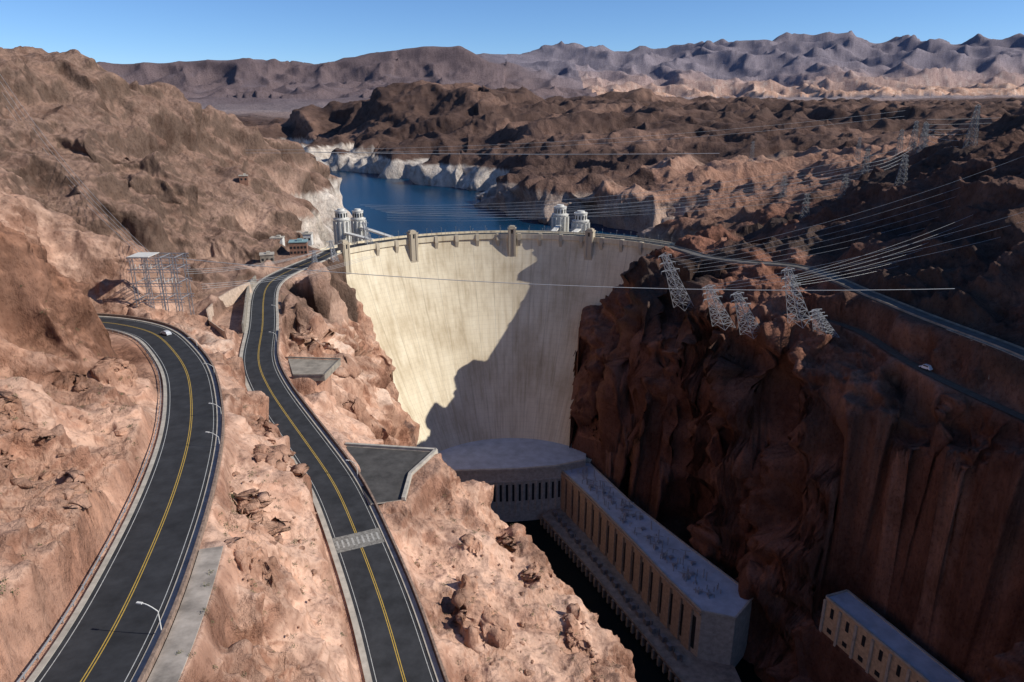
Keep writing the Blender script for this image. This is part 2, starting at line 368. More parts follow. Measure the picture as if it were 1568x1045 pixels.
C=blend(C,col(.08,.055,.047),azm*sstep(188,205,Z1)*.75)  # upper slopes kept in shade by dark colour
plat=sstep(560,660,Y1)*sstep(110,190,X1)*(1-sstep(980,1080,Y1)); C=blend(C,col(.29,.165,.118),plat*.9)
d1=np.maximum(sstep(1000,1120,Y1),sstep(850,930,Y1)*(X1<180)*(X1>-80))*(1-sstep(4500,5500,Y1)); C=blend(C,col(.09,.057,.047),d1*.97)  # hills behind the lake: shaded slopes painted as dark base colour
C=blend(C,col(.22,.135,.103),d1*sstep(.1,.45,perlin(X1/260,Y1/260,Z1/90))*.75)  # paler patches painted as sunlit parts of the hills
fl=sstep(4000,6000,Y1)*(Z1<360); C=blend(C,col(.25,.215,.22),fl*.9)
ms=sstep(5000,7500,Y1)*(X1<900); C=blend(C,col(.145,.11,.115),ms*.95)  # far ground and mesa: aerial haze mixed into the base colour
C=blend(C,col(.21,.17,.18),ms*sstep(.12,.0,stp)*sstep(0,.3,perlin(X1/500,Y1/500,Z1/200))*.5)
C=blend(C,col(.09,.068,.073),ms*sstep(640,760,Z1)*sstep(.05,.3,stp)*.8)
rg=sstep(8000,11500,Y1)*(X1>-500)*sstep(-400,700,X1+ (Y1-9800)*.3); C=blend(C,col(.20,.18,.21),rg*.97)  # distant range tinted bluish to stand for haze
inlake=(Y1>505)&(Y1<2600)&(np.hypot(X1,Y1-406)>138)
zt=167+3*n_big+1.5*n_med+np.where((X1<-130)&(X1>-250)&(Y1<1050)&(Y1>520),16,0)
ring=inlake*(1-sstep(-2,1.5,Z1-zt)); ring*=np.where((Y1<1150)&(X1>-60),.4,1)  # ring muted on the right shore to paint its shade
C=blend(C,col(.60,.54,.47),ring*(.8+.3*n_med))
C*= (1+.18*n_sm+.16*n_med)[:,None]
C=np.clip(C,.01,.9)
bs=np.where(RF<450,.45+.5*rough,.85); bs=np.where((X1>60),.95,bs)
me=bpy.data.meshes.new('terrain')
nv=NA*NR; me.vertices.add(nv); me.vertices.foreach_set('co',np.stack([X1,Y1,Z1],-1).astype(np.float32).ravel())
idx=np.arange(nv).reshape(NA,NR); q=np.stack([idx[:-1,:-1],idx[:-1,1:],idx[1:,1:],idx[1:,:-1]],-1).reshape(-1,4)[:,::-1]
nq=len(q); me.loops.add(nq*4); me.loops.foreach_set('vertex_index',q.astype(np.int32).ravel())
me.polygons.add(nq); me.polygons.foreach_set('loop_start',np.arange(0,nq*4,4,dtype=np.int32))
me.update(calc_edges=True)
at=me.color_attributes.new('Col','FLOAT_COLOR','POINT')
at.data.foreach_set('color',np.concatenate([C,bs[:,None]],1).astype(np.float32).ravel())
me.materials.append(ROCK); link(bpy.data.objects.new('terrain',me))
def ground(x,y):
    i=int(np.clip(np.searchsorted(az,math.atan2(x,y)),0,NA-1)); j=int(np.clip(np.searchsorted(rr,math.hypot(x,y)),0,NR-1))
    return float(Z1[i*NR+j])
# ------------------------------------------------------------------ water
def water(name,vs,fs,z,colr,sc):
    m,nt,b=newmat(name+'_water')
    b.inputs['Roughness'].default_value=.25; b.inputs['IOR'].default_value=1.33; b.inputs['Specular IOR Level'].default_value=.16
    co=N(nt,'ShaderNodeTexCoord').outputs['Object']; n=noise_node(nt,sc,4,.6,co)
    n3=noise_node(nt,.006,3,.5,co); r=ramp(nt,n3.outputs[0],[(.35,tuple(c*.8 for c in colr)),(.65,tuple(c*1.3 for c in colr))])
    nt.links.new(r.outputs[0],b.inputs['Base Color'])
    bp=N(nt,'ShaderNodeBump'); bp.inputs['Distance'].default_value=.6; bp.inputs['Strength'].default_value=.6
    nt.links.new(n.outputs[0],bp.inputs['Height']); nt.links.new(bp.outputs[0],b.inputs['Normal'])
    me=bpy.data.meshes.new(name); me.from_pydata([(x,y,z) for x,y in vs],[],fs); me.materials.append(m)
    link(bpy.data.objects.new(name,me))
arc=[(147*math.sin(a),406+147*math.cos(a)) for a in np.radians(np.linspace(-50,50,21))]
arc=[(-200,500)]+arc+[(170,500)]
wv=arc+[(x,575) for x,y in arc]; nA=len(arc); wf=[(i,i+1,nA+i+1,nA+i) for i in range(nA-1)]
k=len(wv); wv+=[(-1500,575),(-200,575),(170,575),(330,575),(330,3300),(-1500,3300)]; wf.append((k,k+3,k+4,k+5))
water('lake',wv,wf,132,(.002,.030,.070),.25)
water('river',[(-60,435),(-60,300),(20,-100),(180,-100),(150,330),(70,450)],[(0,1,2,3,4,5)],2,(.006,.010,.009),.5)
# ------------------------------------------------------------------ roads
def strip(mb,line,a,b,dz,mi,i0=0,i1=None,skip=None):
    la,lb=offs(line,a)[i0:i1],offs(line,b)[i0:i1]; n=len(la)
    vs=[(p[0],p[1],p[2]+dz) for p in lb]+[(p[0],p[1],p[2]+dz) for p in la]
    fs=[(i,i+1,n+i+1,n+i) for i in range(n-1) if not skip or (i%skip[0])<skip[1]]
    mb.add(vs,[f[::-1] for f in fs],mi)
def wallstrip(mb,line,a,b,z0,z1,mi,i0=0,i1=None):
    la,lb=offs(line,a)[i0:i1],offs(line,b)[i0:i1]; n=len(la)
    vs=[(p[0],p[1],p[2]+z0) for p in la]+[(p[0],p[1],p[2]+z1) for p in la]+[(p[0],p[1],p[2]+z1) for p in lb]+[(p[0],p[1],p[2]+z0) for p in lb]
    fs=[]
    for k in range(3): fs+=[(k*n+i,k*n+i+1,(k+1)*n+i+1,(k+1)*n+i) for i in range(n-1)]
    fs+=[(0,n,2*n,3*n),(n-1,4*n-1,3*n-1,2*n-1)]
    mb.add(vs,fs,mi)
def road(name,line,hw,mats,kl=1.0,kr=1.0,yellow=True):
    mb=MB(); strip(mb,line,-hw,hw,0,0)
    if yellow:
        strip(mb,line,-.28,-.12,.005,1); strip(mb,line,.12,.28,.005,1)
        strip(mb,line,-hw+.7,-hw+.82,.005,2); strip(mb,line,hw-.82,hw-.7,.005,2)
    if kl:
        wallstrip(mb,line,-hw-kl,-hw,-.4,.14,3); wallstrip(mb,line,hw,hw+kr,-.4,.14,3)
    return mb.obj(name,mats)
road('road',R1,6.2,[ASPH,YELL,WHITE,CONC],.9,1.2); road('road',R2,6.0,[ASPH,YELL,WHITE,CONC],1.3,1.2)
road('road',R3,3.4,[OLDROAD,YELL,WHITE,CONCD],.3,.3,False); road('dirt_road',R4,2.4,[simple('dirt',(.14,.10,.075),.95)],0,0,False)
mb=MB(); wallstrip(mb,R1,8.3,12.2,-1.5,.06,0,i0s,i1s); mb.obj('pavement',[simple('worn_concrete',(.36,.31,.26),.95,.4,.25)])
mb=MB(); wallstrip(mb,R1,7.6,8.1,-1.5,1.0,0,12); mb.obj('stone_parapet_wall',[STONE])
mb=MB(); wallstrip(mb,R2,7.4,7.9,-1.5,1.1,0,0,int(len(R2)*.62)); mb.obj('stone_parapet_wall',[STONE])
j0,j1=int(np.argmin(abs(R2[:,1]-306))),int(np.argmin(abs(R2[:,1]-392)))
mb=MB(); wallstrip(mb,R2,-8.1,-7.4,-1.5,4.2,0,j0,j1); mb.obj('retaining_wall',[CONCD])
mb=MB(); wallstrip(mb,R3,-4.0,-3.8,-1,.7,0); wallstrip(mb,R3,3.8,4.0,-1,.7,0); mb.obj('concrete_parapet_wall',[CONCD])
mb=MB(); g=offs(R1,-7.9)
for i in range(8,len(g),3): mb.box((g[i][0],g[i][1],g[i][2]-.2),(.15,.15,1.0),0,0)
wallstrip(mb,R1,-7.8,-7.72,.45,.8,0,8); mb.obj('guardrail',[STEEL])
iw=int(np.argmin(np.hypot(R2[:,0]+38,R2[:,1]-156)))
mb=MB(); strip(mb,R2,-5.9,5.9,.009,0,iw-2,iw+3)
for k in range(9): strip(mb,R2,-5.4+k*1.25,-4.9+k*1.25,.014,1,iw-1,iw+2)
mb.obj('crosswalk',[simple('worn_paving',(.2,.19,.17),.9,.5,1.5),simple('worn_white_paint',(.36,.35,.32),.9,.4,2)])
mb=MB(); mb.prism([(-52,204),(-24,200),(-30,186),(-30,172),(-38,170),(-43,180)],170.6,171.02,1,0); 
mb.obj('parking_plaza',[simple('plaza_asphalt',(.075,.07,.065),.9,.35,.3),CONC])
mb=MB(); pp=[(-52.5,205),(-23.5,201),(-29.5,186),(-29.5,172)]
for a,b in zip(pp[:-1],pp[1:]): mb.beam((a[0],a[1],171.3),(b[0],b[1],171.3),1.0,0); mb.beam((a[0],a[1],170.3),(b[0],b[1],170.3),1.3,0)
mb.obj('plaza_wall',[CONC])
mb=MB(); mb.prism([(-92,278),(-70,276),(-72,258),(-84,258)],172,174.1,0)
for a,b in (((-92,278),(-70,276)),((-70,276),(-72,258)),((-72,258),(-84,258))): mb.beam((a[0],a[1],174.6),(b[0],b[1],174.6),.5,0)
mb.obj('concrete_pad',[CONCD])
# viaduct carrying the Arizona road over a gully
mb=MB(); o3=offs(R3,4.6); ks=[k for k in range(len(o3)) if 244<o3[k][1]<296 and o3[k][0]>150]
for n_,k in enumerate(ks[::4]):
    p=o3[k]; mb.box((p[0],p[1],p[2]-20),(1.1,1.1,19),.3,0); mb.box((p[0]+2,p[1],p[2]-1.6),(6,1.4,1.1),.3,0)
for a,b in zip(ks[:-1],ks[1:]): mb.beam((o3[a][0],o3[a][1],o3[a][2]-.6),(o3[b][0],o3[b][1],o3[b][2]-.6),1.1,0)
mb.obj('road_viaduct',[CONCD])
# ------------------------------------------------------------------ dam
def dam():
    m,nt,b=newmat('dam_concrete')
    uv=N(nt,'ShaderNodeUVMap').outputs[0]; sep=N(nt,'ShaderNodeSeparateXYZ'); nt.links.new(uv,sep.inputs[0])
    mp=N(nt,'ShaderNodeMapping'); mp.inputs['Scale'].default_value=(1,.12,1); nt.links.new(uv,mp.inputs[0])
    st=noise_node(nt,.25,6,.7,mp.outputs[0],.4); bl=noise_node(nt,.03,6,.65,uv)
    r=ramp(nt,st.outputs[0],[(.28,(.50,.41,.28)),(.5,(.69,.60,.44)),(.72,(.77,.69,.53))])
    r2=ramp(nt,bl.outputs[0],[(.3,(.72,.68,.63)),(.56,(1,1,1))])
    c=mixc(nt,r.outputs[0],r2.outputs[0],1,'MULTIPLY')
    def lines(sock,per,wd):
        a=N(nt,'ShaderNodeMath',operation='DIVIDE'); nt.links.new(sock,a.inputs[0]); a.inputs[1].default_value=per
        f=N(nt,'ShaderNodeMath',operation='FRACT'); nt.links.new(a.outputs[0],f.inputs[0])
        l=N(nt,'ShaderNodeMath',operation='LESS_THAN'); nt.links.new(f.outputs[0],l.inputs[0]); l.inputs[1].default_value=wd/per; return l.outputs[0]
    sc=N(nt,'ShaderNodeMath',operation='MULTIPLY'); sc.inputs[1].default_value=.45
    nt.links.new(lines(sep.outputs[0],15,.35),sc.inputs[0]); c=mixc(nt,c,(.30,.26,.21),sc.outputs[0])
    sc=N(nt,'ShaderNodeMath',operation='MULTIPLY'); sc.inputs[1].default_value=.16
    nt.links.new(lines(sep.outputs[1],3.05,.3),sc.inputs[0]); c=mixc(nt,c,(.35,.3,.25),sc.outputs[0])
    nt.links.new(c,b.inputs['Base Color']); b.inputs['Roughness'].default_value=.9; b.inputs['Specular IOR Level'].default_value=.15
    root=link(bpy.data.objects.new('arch_gravity_dam',None))
    prof=[(float(rface(z)),z) for z in list(np.linspace(0,176.5,60))]
    prof+=[(134.6,176.8),(134.6,180.4),(135.2,180.4),(135.2,179.25),(137.2,179.25),(137.2,179.1),(148.8,179.1),(148.8,179.25),(150.4,179.25),(150.4,180.4),(151,180.4),(151,60)]
    ang=np.radians(np.linspace(-60,53,150)); vs=[];uvs=[];fs=[];np_=len(prof)
    for a in ang:
        for r_,z in prof: vs.append((CX+r_*math.sin(a),CY+r_*math.cos(a),z)); uvs.append((a*RC+300,z))
    for i in range(len(ang)-1):
        for j in range(np_-1): fs.append((i*np_+j,i*np_+j+1,(i+1)*np_+j+1,(i+1)*np_+j))
    me=bpy.data.meshes.new('body'); me.from_pydata(vs,[],fs); u=me.uv_layers.new(name='UVMap')
    li=np.zeros(len(me.loops),dtype=np.int32); me.loops.foreach_get('vertex_index',li)
    u.data.foreach_set('uv',np.array(uvs,dtype=np.float32)[li].ravel()); me.materials.append(m); me.materials.append(ASPH)
    for p in me.polygons:
        if (p.index%(np_-1))==60+5: p.material_index=1
    link(bpy.data.objects.new('body',me),root)
    mb=MB()
    for k in range(-7,7):
        a=k*.1172+.04
        def pt(r_,s,z): return (CX+r_*math.sin(a)+s*math.cos(a),CY+r_*math.cos(a)-s*math.sin(a),z)
        w=1.3; vs=[pt(134.2,-w,180.6),pt(134.2,w,180.6),pt(133.6,-w,176),pt(133.6,w,176),pt(135.9,-w*.5,166),pt(135.9,w*.5,166),pt(137,-w,180.6),pt(137,w,180.6)]
        mb.add(vs,[(0,1,3,2),(2,3,5,4),(0,2,4,6),(1,7,5,3),(0,6,7,1)],0)
    mb.obj('crest_brackets',[m],root)
    for a in (-math.asin(73/136),0.0,math.asin(58/136),-math.radians(57)):
        mb=MB(); rz=-a
        def at_(r_,z): return (CX+r_*math.sin(a),CY+r_*math.cos(a),z)
        mb.box(at_(135.2,162),(6.0,5.4,22.2),rz,0); mb.box(at_(135.2,184.2),(6.7,6.1,.8),rz,0); mb.box(at_(135.2,185.0),(4.8,4.2,1.2),rz,0); mb.box(at_(135.2,186.2),(3.0,2.4,.5),rz,0)
        for s in (-1.9,1.9):
            c=at_(132.4,165); mb.box((c[0]+s*math.cos(a),c[1]-s*math.sin(a),165),(1.0,.6,20),rz,0)
        c=at_(132.46,181); mb.box(c,(1.2,.12,2.8),rz,1)
        f=lambda r_,s,z:(CX+r_*math.sin(a)+s*math.cos(a),CY+r_*math.cos(a)-s*math.sin(a),z)
        mb.add([f(132.5,-3.0,162),f(132.5,3.0,162),f(137,3.0,162),f(137,-3.0,162),f(133.5,-1.2,153),f(133.5,1.2,153)],[(0,1,5,4),(0,4,3),(1,2,5),(3,4,5,2)],0)
        mb.obj('elevator_tower',[m,DARK],root)
    mb=MB()
    for s_ in (1,-1):
        for k in range(24):
            a=math.radians(-52+k*4.4); r_=137.6 if s_>0 else 148.6
            x,y=CX+r_*math.sin(a),CY+r_*math.cos(a); mb.cyl((x,y,179.1),.12,5,6); mb.cyl((x,y,184.1),.3,.5,6)
    mb.obj('crest_lamps',[STEELD],root)
    mb=MB()
    arc_=[(CX+76*math.sin(t),CY+76*math.cos(t)) for t in np.radians(np.linspace(44,-50,30))]
    mb.prism([(50.5,441.5)]+arc_+[(-52,433),(-43.5,426),(3,428.5),(30,433)],0,41.6,0,1)
    fr=[(-52,433),(-43.5,426),(3,428.5),(30,433),(50.5,441.5)]
    for a_,b_ in zip(fr[:-1],fr[1:]):
        mb.beam((a_[0],a_[1]-.3,42.0),(b_[0],b_[1]-.3,42.0),1.6,0); mb.beam((a_[0],a_[1]-.4,33),(b_[0],b_[1]-.4,33),.9,0)
        L=math.hypot(b_[0]-a_[0],b_[1]-a_[1]); n=int(L/4.2); an=math.atan2(b_[1]-a_[1],b_[0]-a_[0])
        for i in range(n):
            t=(i+.5)/n; x=a_[0]+(b_[0]-a_[0])*t;y=a_[1]+(b_[1]-a_[1])*t
            mb.box((x,y-.05,18),(1.5,.5,12.5),an,2); 
            mb.box((x+2.1*math.cos(an),y-.5+2.1*math.sin(an),10),(.8,1.0,22.5),an,0)
    mb.obj('central_powerhouse_block',[CONC,ROOF,DARK],root)
    return m
DAMM=dam()
# ------------------------------------------------------------------ intake towers
def intake(x,y,top,r=7.2):
    mb=MB(); mb.cyl((x,y,100),r,top-9-100,24); 
    for i in range(12):
        a=2*math.pi*i/12; mb.box((x+(r+.7)*math.cos(a),y+(r+.7)*math.sin(a),100),(1.9,1.1,top-10-100),a,0)
    mb.cyl((x,y,top-9),r+1.0,1.0,24); mb.cyl((x,y,top-8),r*.86,5.4,24); mb.cyl((x,y,top-2.6),r*.92,.7,24); mb.cyl((x,y,top-1.9),r*.55,1.4,24,0,r*.5)
    for i in range(12):
        a=2*math.pi*(i+.5)/12; mb.box((x+r*.86*math.cos(a),y+r*.86*math.sin(a),top-7),(.25,1.1,3.2),a,1)
    ang=math.atan2(x,y-406); e=(148*math.sin(ang),406+148*math.cos(ang))
    d=Vector((e[0]-x,e[1]-y)); L=d.length; an=math.atan2(d.y,d.x)
    mb.box(((x+e[0])/2,(y+e[1])/2,177.6),(L-r,4,1.2),an,0)
    mb.obj('intake_tower',[PAINTW,DARK])
intake(-133,562,197,5.2); intake(-126,590,193,5.0); intake(40,600,195,6.0); intake(55.5,582,192.5,6.0)
# ------------------------------------------------------------------ powerhouse wing
def wing():
    root=link(bpy.data.objects.new('powerhouse',None))
    L=[(32,440),(50,400),(68,355),(82,318),(93,293)]; Rr=[(108,288),(121,303),(118,312),(100,345),(88,368),(74,395),(53,447)]
    mb=MB(); mb.prism(L+Rr,3,36.8,0); mb.obj('walls',[CONC],root)
    mb=MB(); mb.prism(L+Rr,36.81,37.3,0); mb.obj('roof',[ROOF],root)
    mb=MB(); ring=L+Rr
    for i in range(len(ring)):
        a,b=ring[i],ring[(i+1)%len(ring)]; mb.beam((a[0],a[1],37.4),(b[0],b[1],37.4),.9,0)
    mb.obj('roof_parapet',[CONC],root)
    mb=MB(); 
    for a,b in zip(L[:-1],L[1:]):
        ln=math.hypot(b[0]-a[0],b[1]-a[1]); n=max(1,round(ln/9.5)); an=math.atan2(b[1]-a[1],b[0]-a[0]); nx,ny=math.sin(an),-math.cos(an)
        if nx>0: nx,ny=-nx,-ny
        for i in range(n):
            t=(i+.5)/n; x=a[0]+(b[0]-a[0])*t; y=a[1]+(b[1]-a[1])*t
            mb.box((x+nx*.05,y+ny*.05,12),(2.2,.5,19),an,1)
            t=i/n; x=a[0]+(b[0]-a[0])*t; y=a[1]+(b[1]-a[1])*t
            mb.box((x+nx*.5,y+ny*.5,9),(6.2,1.3,26),an,0)
        mb.beam((a[0]+nx*.5,a[1]+ny*.5,35.6),(b[0]+nx*.5,b[1]+ny*.5,35.6),1.3,0)
    mb.obj('facade_piers_and_windows',[simple('buff_facade',(.38,.28,.20),.9),DARK],root)
    mb=MB()
    for i in range(150):
        t=random.random(); y=300+t*135; c=32+ (440-y)*.44
        x=c+random.uniform(3,17); h=random.uniform(1.2,5.5)
        mb.box((x,y,37.3),(.35,.35,h),.4,0)
        if i%3==0: mb.beam((x-2.6,y+1,37.3+h),(x+2.6,y-1,37.3+h),.25,0)
        if i%6==0: mb.box((x+1,y+1.5,37.3),(2.2,1.6,1.2),.4,0)
    mb.obj('roof_equipment',[STEEL],root)
    mb=MB(); D1=[(20,425),(45,369),(65,320),(82,277),(96,240)]; D2=[(112,244),(110,288),(93,293),(68,355),(32,440)]
    mb.prism(D1+D2,7.6,9,0)
    for a,b in zip(D1[:-1],D1[1:]):
        ln=math.hypot(b[0]-a[0],b[1]-a[1]); n=int(ln/5); an=math.atan2(b[1]-a[1],b[0]-a[0])
        for i in range(n):
            t=i/n; mb.box((a[0]+(b[0]-a[0])*t+.8,a[1]+(b[1]-a[1])*t,-1),(1.6,3,8.6),an,0); mb.box((a[0]+(b[0]-a[0])*t+.3,a[1]+(b[1]-a[1])*t,9),(.12,.12,1.1),an,0)
        mb.beam((a[0]+.3,a[1],10.1),(b[0]+.3,b[1],10.1),.12,0)
    for i in range(22):
        t=(i+.5)/22; x=27+t*(84-27); y=428-t*(428-290)
        mb.box((x+random.uniform(-1,1),y,9),(3,2.4,3.0),-1.2,1); mb.cyl((x+2,y-2.5,9),.5,4.2,8,1)
    mb.obj('tailrace_deck',[CONCD,STEELD],root)
wing()
def valve():
    root=link(bpy.data.objects.new('valve_house',None))
    a=(143,274);b=(165,214);an=math.atan2(b[1]-a[1],b[0]-a[0]); ux,uy=math.cos(an),math.sin(an); nx,ny=uy,-ux
    if nx>0: nx,ny=-nx,-ny
    W=12; poly=[a,b,(b[0]-nx*W,b[1]-ny*W),(a[0]-nx*W,a[1]-ny*W)]
    mb=MB(); mb.prism(poly,15,60,0); mb.obj('walls',[simple('buff_concrete',(.50,.37,.24),.9)],root)
    mb=MB(); mb.prism(poly,60.01,60.5,0); 
    mb.obj('roof',[ROOF],root)
    mb=MB()
    for i in range(4): 
        p,q=poly[i],poly[(i+1)%4]; mb.beam((p[0],p[1],60.6),(q[0],q[1],60.6),.9,0)
    for i in range(7):
        t=(i+.5)/7; x=a[0]+(b[0]-a[0])*t+nx*.1; y=a[1]+(b[1]-a[1])*t+ny*.1
        mb.box((x,y,52),(1.6,.3,5),an,1); mb.box((x,y,44),(2.4,.3,2.2),an,1)
        t=i/7; x=a[0]+(b[0]-a[0])*t+nx*.3; y=a[1]+(b[1]-a[1])*t+ny*.3; mb.box((x,y,38),(1.2,.9,21),an,0)
    mb.obj('windows_and_piers',[CONC,DARK],root)
valve()
# ------------------------------------------------------------------ steel lattice structures
def lattice(name,base,h,w=7,lean=(0,0),arms=3,th=.28,arm_w=None,rz=.6,mat=None):
    mb=MB(); bx,by,bz=base; n=7; co,si=math.cos(rz),math.sin(rz)
    def c(k,i):
        t=k/n; ww=(w*(1-.72*t))/2; x,y=((-1,-1),(1,-1),(1,1),(-1,1))[i]; x*=ww;y*=ww
        return (bx+x*co-y*si+lean[0]*t,by+x*si+y*co+lean[1]*t,bz+h*t)
    for k in range(n):
        for i in range(4):
            mb.beam(c(k,i),c(k+1,i),th); mb.beam(c(k,i),c(k+1,(i+1)%4),th*.6); mb.beam(c(k,(i+1)%4),c(k+1,i),th*.6); mb.beam(c(k+1,i),c(k+1,(i+1)%4),th*.7)
    aw=arm_w or w*.85
    for j in range(arms):
        t=.72+.27*j/max(1,arms-1); x=bx+lean[0]*t;y=by+lean[1]*t;z=bz+h*t; W=aw*(1-.15*j)
        e1=(x+co*W,y+si*W,z);e2=(x-co*W,y-si*W,z)
        mb.beam(e1,e2,th); mb.beam(e1,(x,y,z+h*.05),th*.6); mb.beam(e2,(x,y,z+h*.05),th*.6)
        for e in (e1,e2,((e1[0]+x)/2,(e1[1]+y)/2,z),((e2[0]+x)/2,(e2[1]+y)/2,z)): mb.beam(e,(e[0],e[1],z-h*.05),th*.8)
    return mb.obj(name,[mat or STEEL])
for x,y,h,lx,ly in ((100,402,32,-14,-3),(113,366,23,-11,-3),(123,350,23,-11,-3),(144,343,29,-11,-3),(154,335,14,-8,-2)):
    lattice('transmission_tower',(x,y,max(ground(x,y),ground(x+1,y),162)-1.5),h,8.5,(lx,ly),3,.25)
for x,y,h in ((324,1000,28),(288,600,30),(345,640,26),(331,600,30),(296,480,26),(255,560,20),(420,900,30),(215,530,22),(310,560,28),(365,700,28),(250,470,20),(238,640,24)):
    lattice('transmission_tower',(x,y,ground(x,y)-1),h,6,(0,0),3,.24,mat=STEELD)  # darker steel stands in for the shade on these towers
lattice('derrick_tower',(-101,505,179.2),15,4.5,(-3,0),2,.22)
lattice('derrick_tower',(-113,452,178),13,4,(-2,0),2,.2); lattice('derrick_tower',(-120,430,178),11,4,(0,0),2,.2)
def gantry():
    mb=MB(); bx,by=-151,302; bz=184
    xs=[-9,-3,3,9]; ys=[-5,5]; H=28
    for x in xs:
        for y in ys:
            for d in (-.7,.7): mb.beam((bx+x+d,by+y,bz-4),(bx+x+d,by+y,bz+H),.26)
            for k in range(9):
                z=bz+k*H/9; mb.beam((bx+x-.7,by+y,z),(bx+x+.7,by+y,z+H/9),.14)
    for z in (10,17,23,28):
        for y in ys:
            mb.beam((bx-11,by+y,bz+z),(bx+11,by+y,bz+z),.3); mb.beam((bx-11,by+y,bz+z-1.3),(bx+11,by+y,bz+z-1.3),.2)
            for k in range(14): mb.beam((bx-11+k*1.57,by+y,bz+z),(bx-11+(k+1)*1.57,by+y,bz+z-1.3),.12)
        for x in xs: mb.beam((bx+x,by-5,bz+z),(bx+x,by+5,bz+z),.25)
    mb.box((bx-6,by,bz+28.2),(9,10,.25),0,1)
    for k in range(12): mb.cyl((bx-9+k*1.6,by-5,bz+23.4 if k<6 else bz+17.4),.18,1.8,6,1)
    mb.obj('switchyard_gantry',[STEEL,PAINTW])
gantry()
# ------------------------------------------------------------------ power lines
def cable(pairs,r=.07,name='power_line'):
    cu=bpy.data.curves.new(name,'CURVE'); cu.dimensions='3D'; cu.bevel_depth=r; cu.bevel_resolution=1
    for a,b,sag in pairs:
        s=cu.splines.new('POLY'); n=24; s.points.add(n)
        for i in range(n+1):
            t=i/n; s.points[i].co=(a[0]+(b[0]-a[0])*t,a[1]+(b[1]-a[1])*t,a[2]+(b[2]-a[2])*t-4*sag*t*(1-t),1)
    cu.materials.append(WIRE); link(bpy.data.objects.new(name,cu))
cable([((-265,900,219),(252,900,217),2)],.38)
cable([((-149,300,212),(190,300,198),5.5)],.15)
pr=[]
for k in range(6): pr.append(((-120+k*4,572,198-k*1.2),(300+k*3,575,240-k*5),13))
for k in range(2): pr.append(((-230,640,236-k*2.5),(365,700,268-k*5),9))
cable(pr,.10)
pr=[]
for k in range(6): pr.append(((88+k*3,400,190-k*1.5),(290,395+k*3,254-k*6),6)); pr.append(((135,341,194-k),(285,380+k*4,240-k*6),5))
for k in range(3): pr.append(((-133,300,200-k),(-90+k*3,440,184),3)); pr.append(((-140,302,206-k),(-112,470,187),4))
for k in range(3): pr.append(((100+k*2,362,184-k),(250,330,232-k*5),4))
cable(pr,.07)
pr=[]
for k in range(4): pr.append(((-338,500,300-k*7),(-151,302,210-k*1.5),9)); pr.append(((296,480,256-k*4),(331,600,256-k*4),3)); pr.append(((331,600,262-k*4),(620,640,285-k*3),6))
for k in range(4): pr.append(((288,600,228-k*3),(345,640,240-k*3),3)); pr.append(((-104,600,188-k*2),(288,600,226-k*3),12))
cable(pr,.09)
# ------------------------------------------------------------------ street lamps
def lamp(x,y,z,dx,dy,h=8.5):
    mb=MB(); mb.cyl((x,y,z-.3),.18,.8,8); mb.cyl((x,y,z+.5),.1,h-1.5,8,0,.07)
    p=(x,y,z+h-1)
    for k in range(5):
        t=(k+1)/5; q=(x+dx*2.4*t,y+dy*2.4*t,z+h-1+1.0*math.sin(t*1.57)); mb.beam(p,q,.12); p=q
    mb.box((p[0]+dx*.4,p[1]+dy*.4,p[2]-.1),(.9,.35,.18),math.atan2(dy,dx)); mb.obj('street_lamp',[PAINTW])
r1=offs(R1,7.4); l1=offs(R1,-7.4); r2=offs(R2,7.1)
def idx_near(L,y): return int(np.argmin(np.abs(L[:,1]-y)+np.where(L[:,0]>0,999,0)))
for y in (84,154,172,208,236):
    i=idx_near(r1,y); p=r1[i]; lamp(p[0],p[1],p[2],-.97,.2,3.6 if y!=84 else 5)
for y in (184,290,330):
    i=idx_near(r2,y); p=r2[i]; lamp(p[0],p[1],p[2],-.97,.2,5)
# ------------------------------------------------------------------ vehicles
def vehicle(x,y,z,rz,colr,name='car',L=4.6,H=1.5,W=1.8):
    mb=MB(); co,si=math.cos(rz),math.sin(rz)
    prof=[(-L/2,.35),(-L/2,.85),(-L*.42,.95),(-L*.30,H-.06),(-L*.02,H),(L*.13,H-.05),(L*.27,.98),(L*.47,.82),(L/2,.6),(L/2,.35)]
    def wv(px,py,pz): return (x+px*co-py*si,y+px*si+py*co,z+pz)
    n=len(prof); vs=[]
    for s in (-1,1):
        for px,pz in prof: vs.append(wv(px,s*(W/2-(.18 if pz>1 else 0)),pz))
    mb.add(vs,[tuple(range(n)),tuple(range(2*n-1,n-1,-1))]+[(i,n+i,n+(i+1)%n,(i+1)%n) for i in range(n)],0)
    for s in (-1,1):
        yy=s*(W/2-.1); mb.add([wv(-L*.27,yy,H-.16),wv(L*.11,yy,H-.16),wv(L*.22,yy+s*.06,1.0),wv(-L*.36,yy+s*.06,1.0)],[(0,1,2,3)],1)
        for px in (-L*.31,L*.31):
            vv=[];nn=12
            for t in (s*(W/2-.2),s*(W/2+.02)):
                for k in range(nn): a=2*math.pi*k/nn; vv.append(wv(px+.33*math.cos(a),t,.33+.33*math.sin(a)))
            mb.add(vv,[tuple(range(nn)),tuple(range(2*nn-1,nn-1,-1))]+[(k,(k+1)%nn,nn+(k+1)%nn,nn+k) for k in range(nn)],2)
    mb.add([wv(L*.135,-W/2+.22,H-.07),wv(L*.135,W/2-.22,H-.07),wv(L*.268,W/2-.12,1.0),wv(L*.268,-W/2+.12,1.0)],[(0,1,2,3)],1)
    mb.obj(name,[simple('car_paint',colr,.3,.05),DARK,simple('tyre',(.02,.02,.02),.9)])
i=idx_near(offs(R1,2.8),253); p=offs(R1,2.8)[i]; vehicle(p[0],p[1],p[2],2.5,(.55,.56,.58))
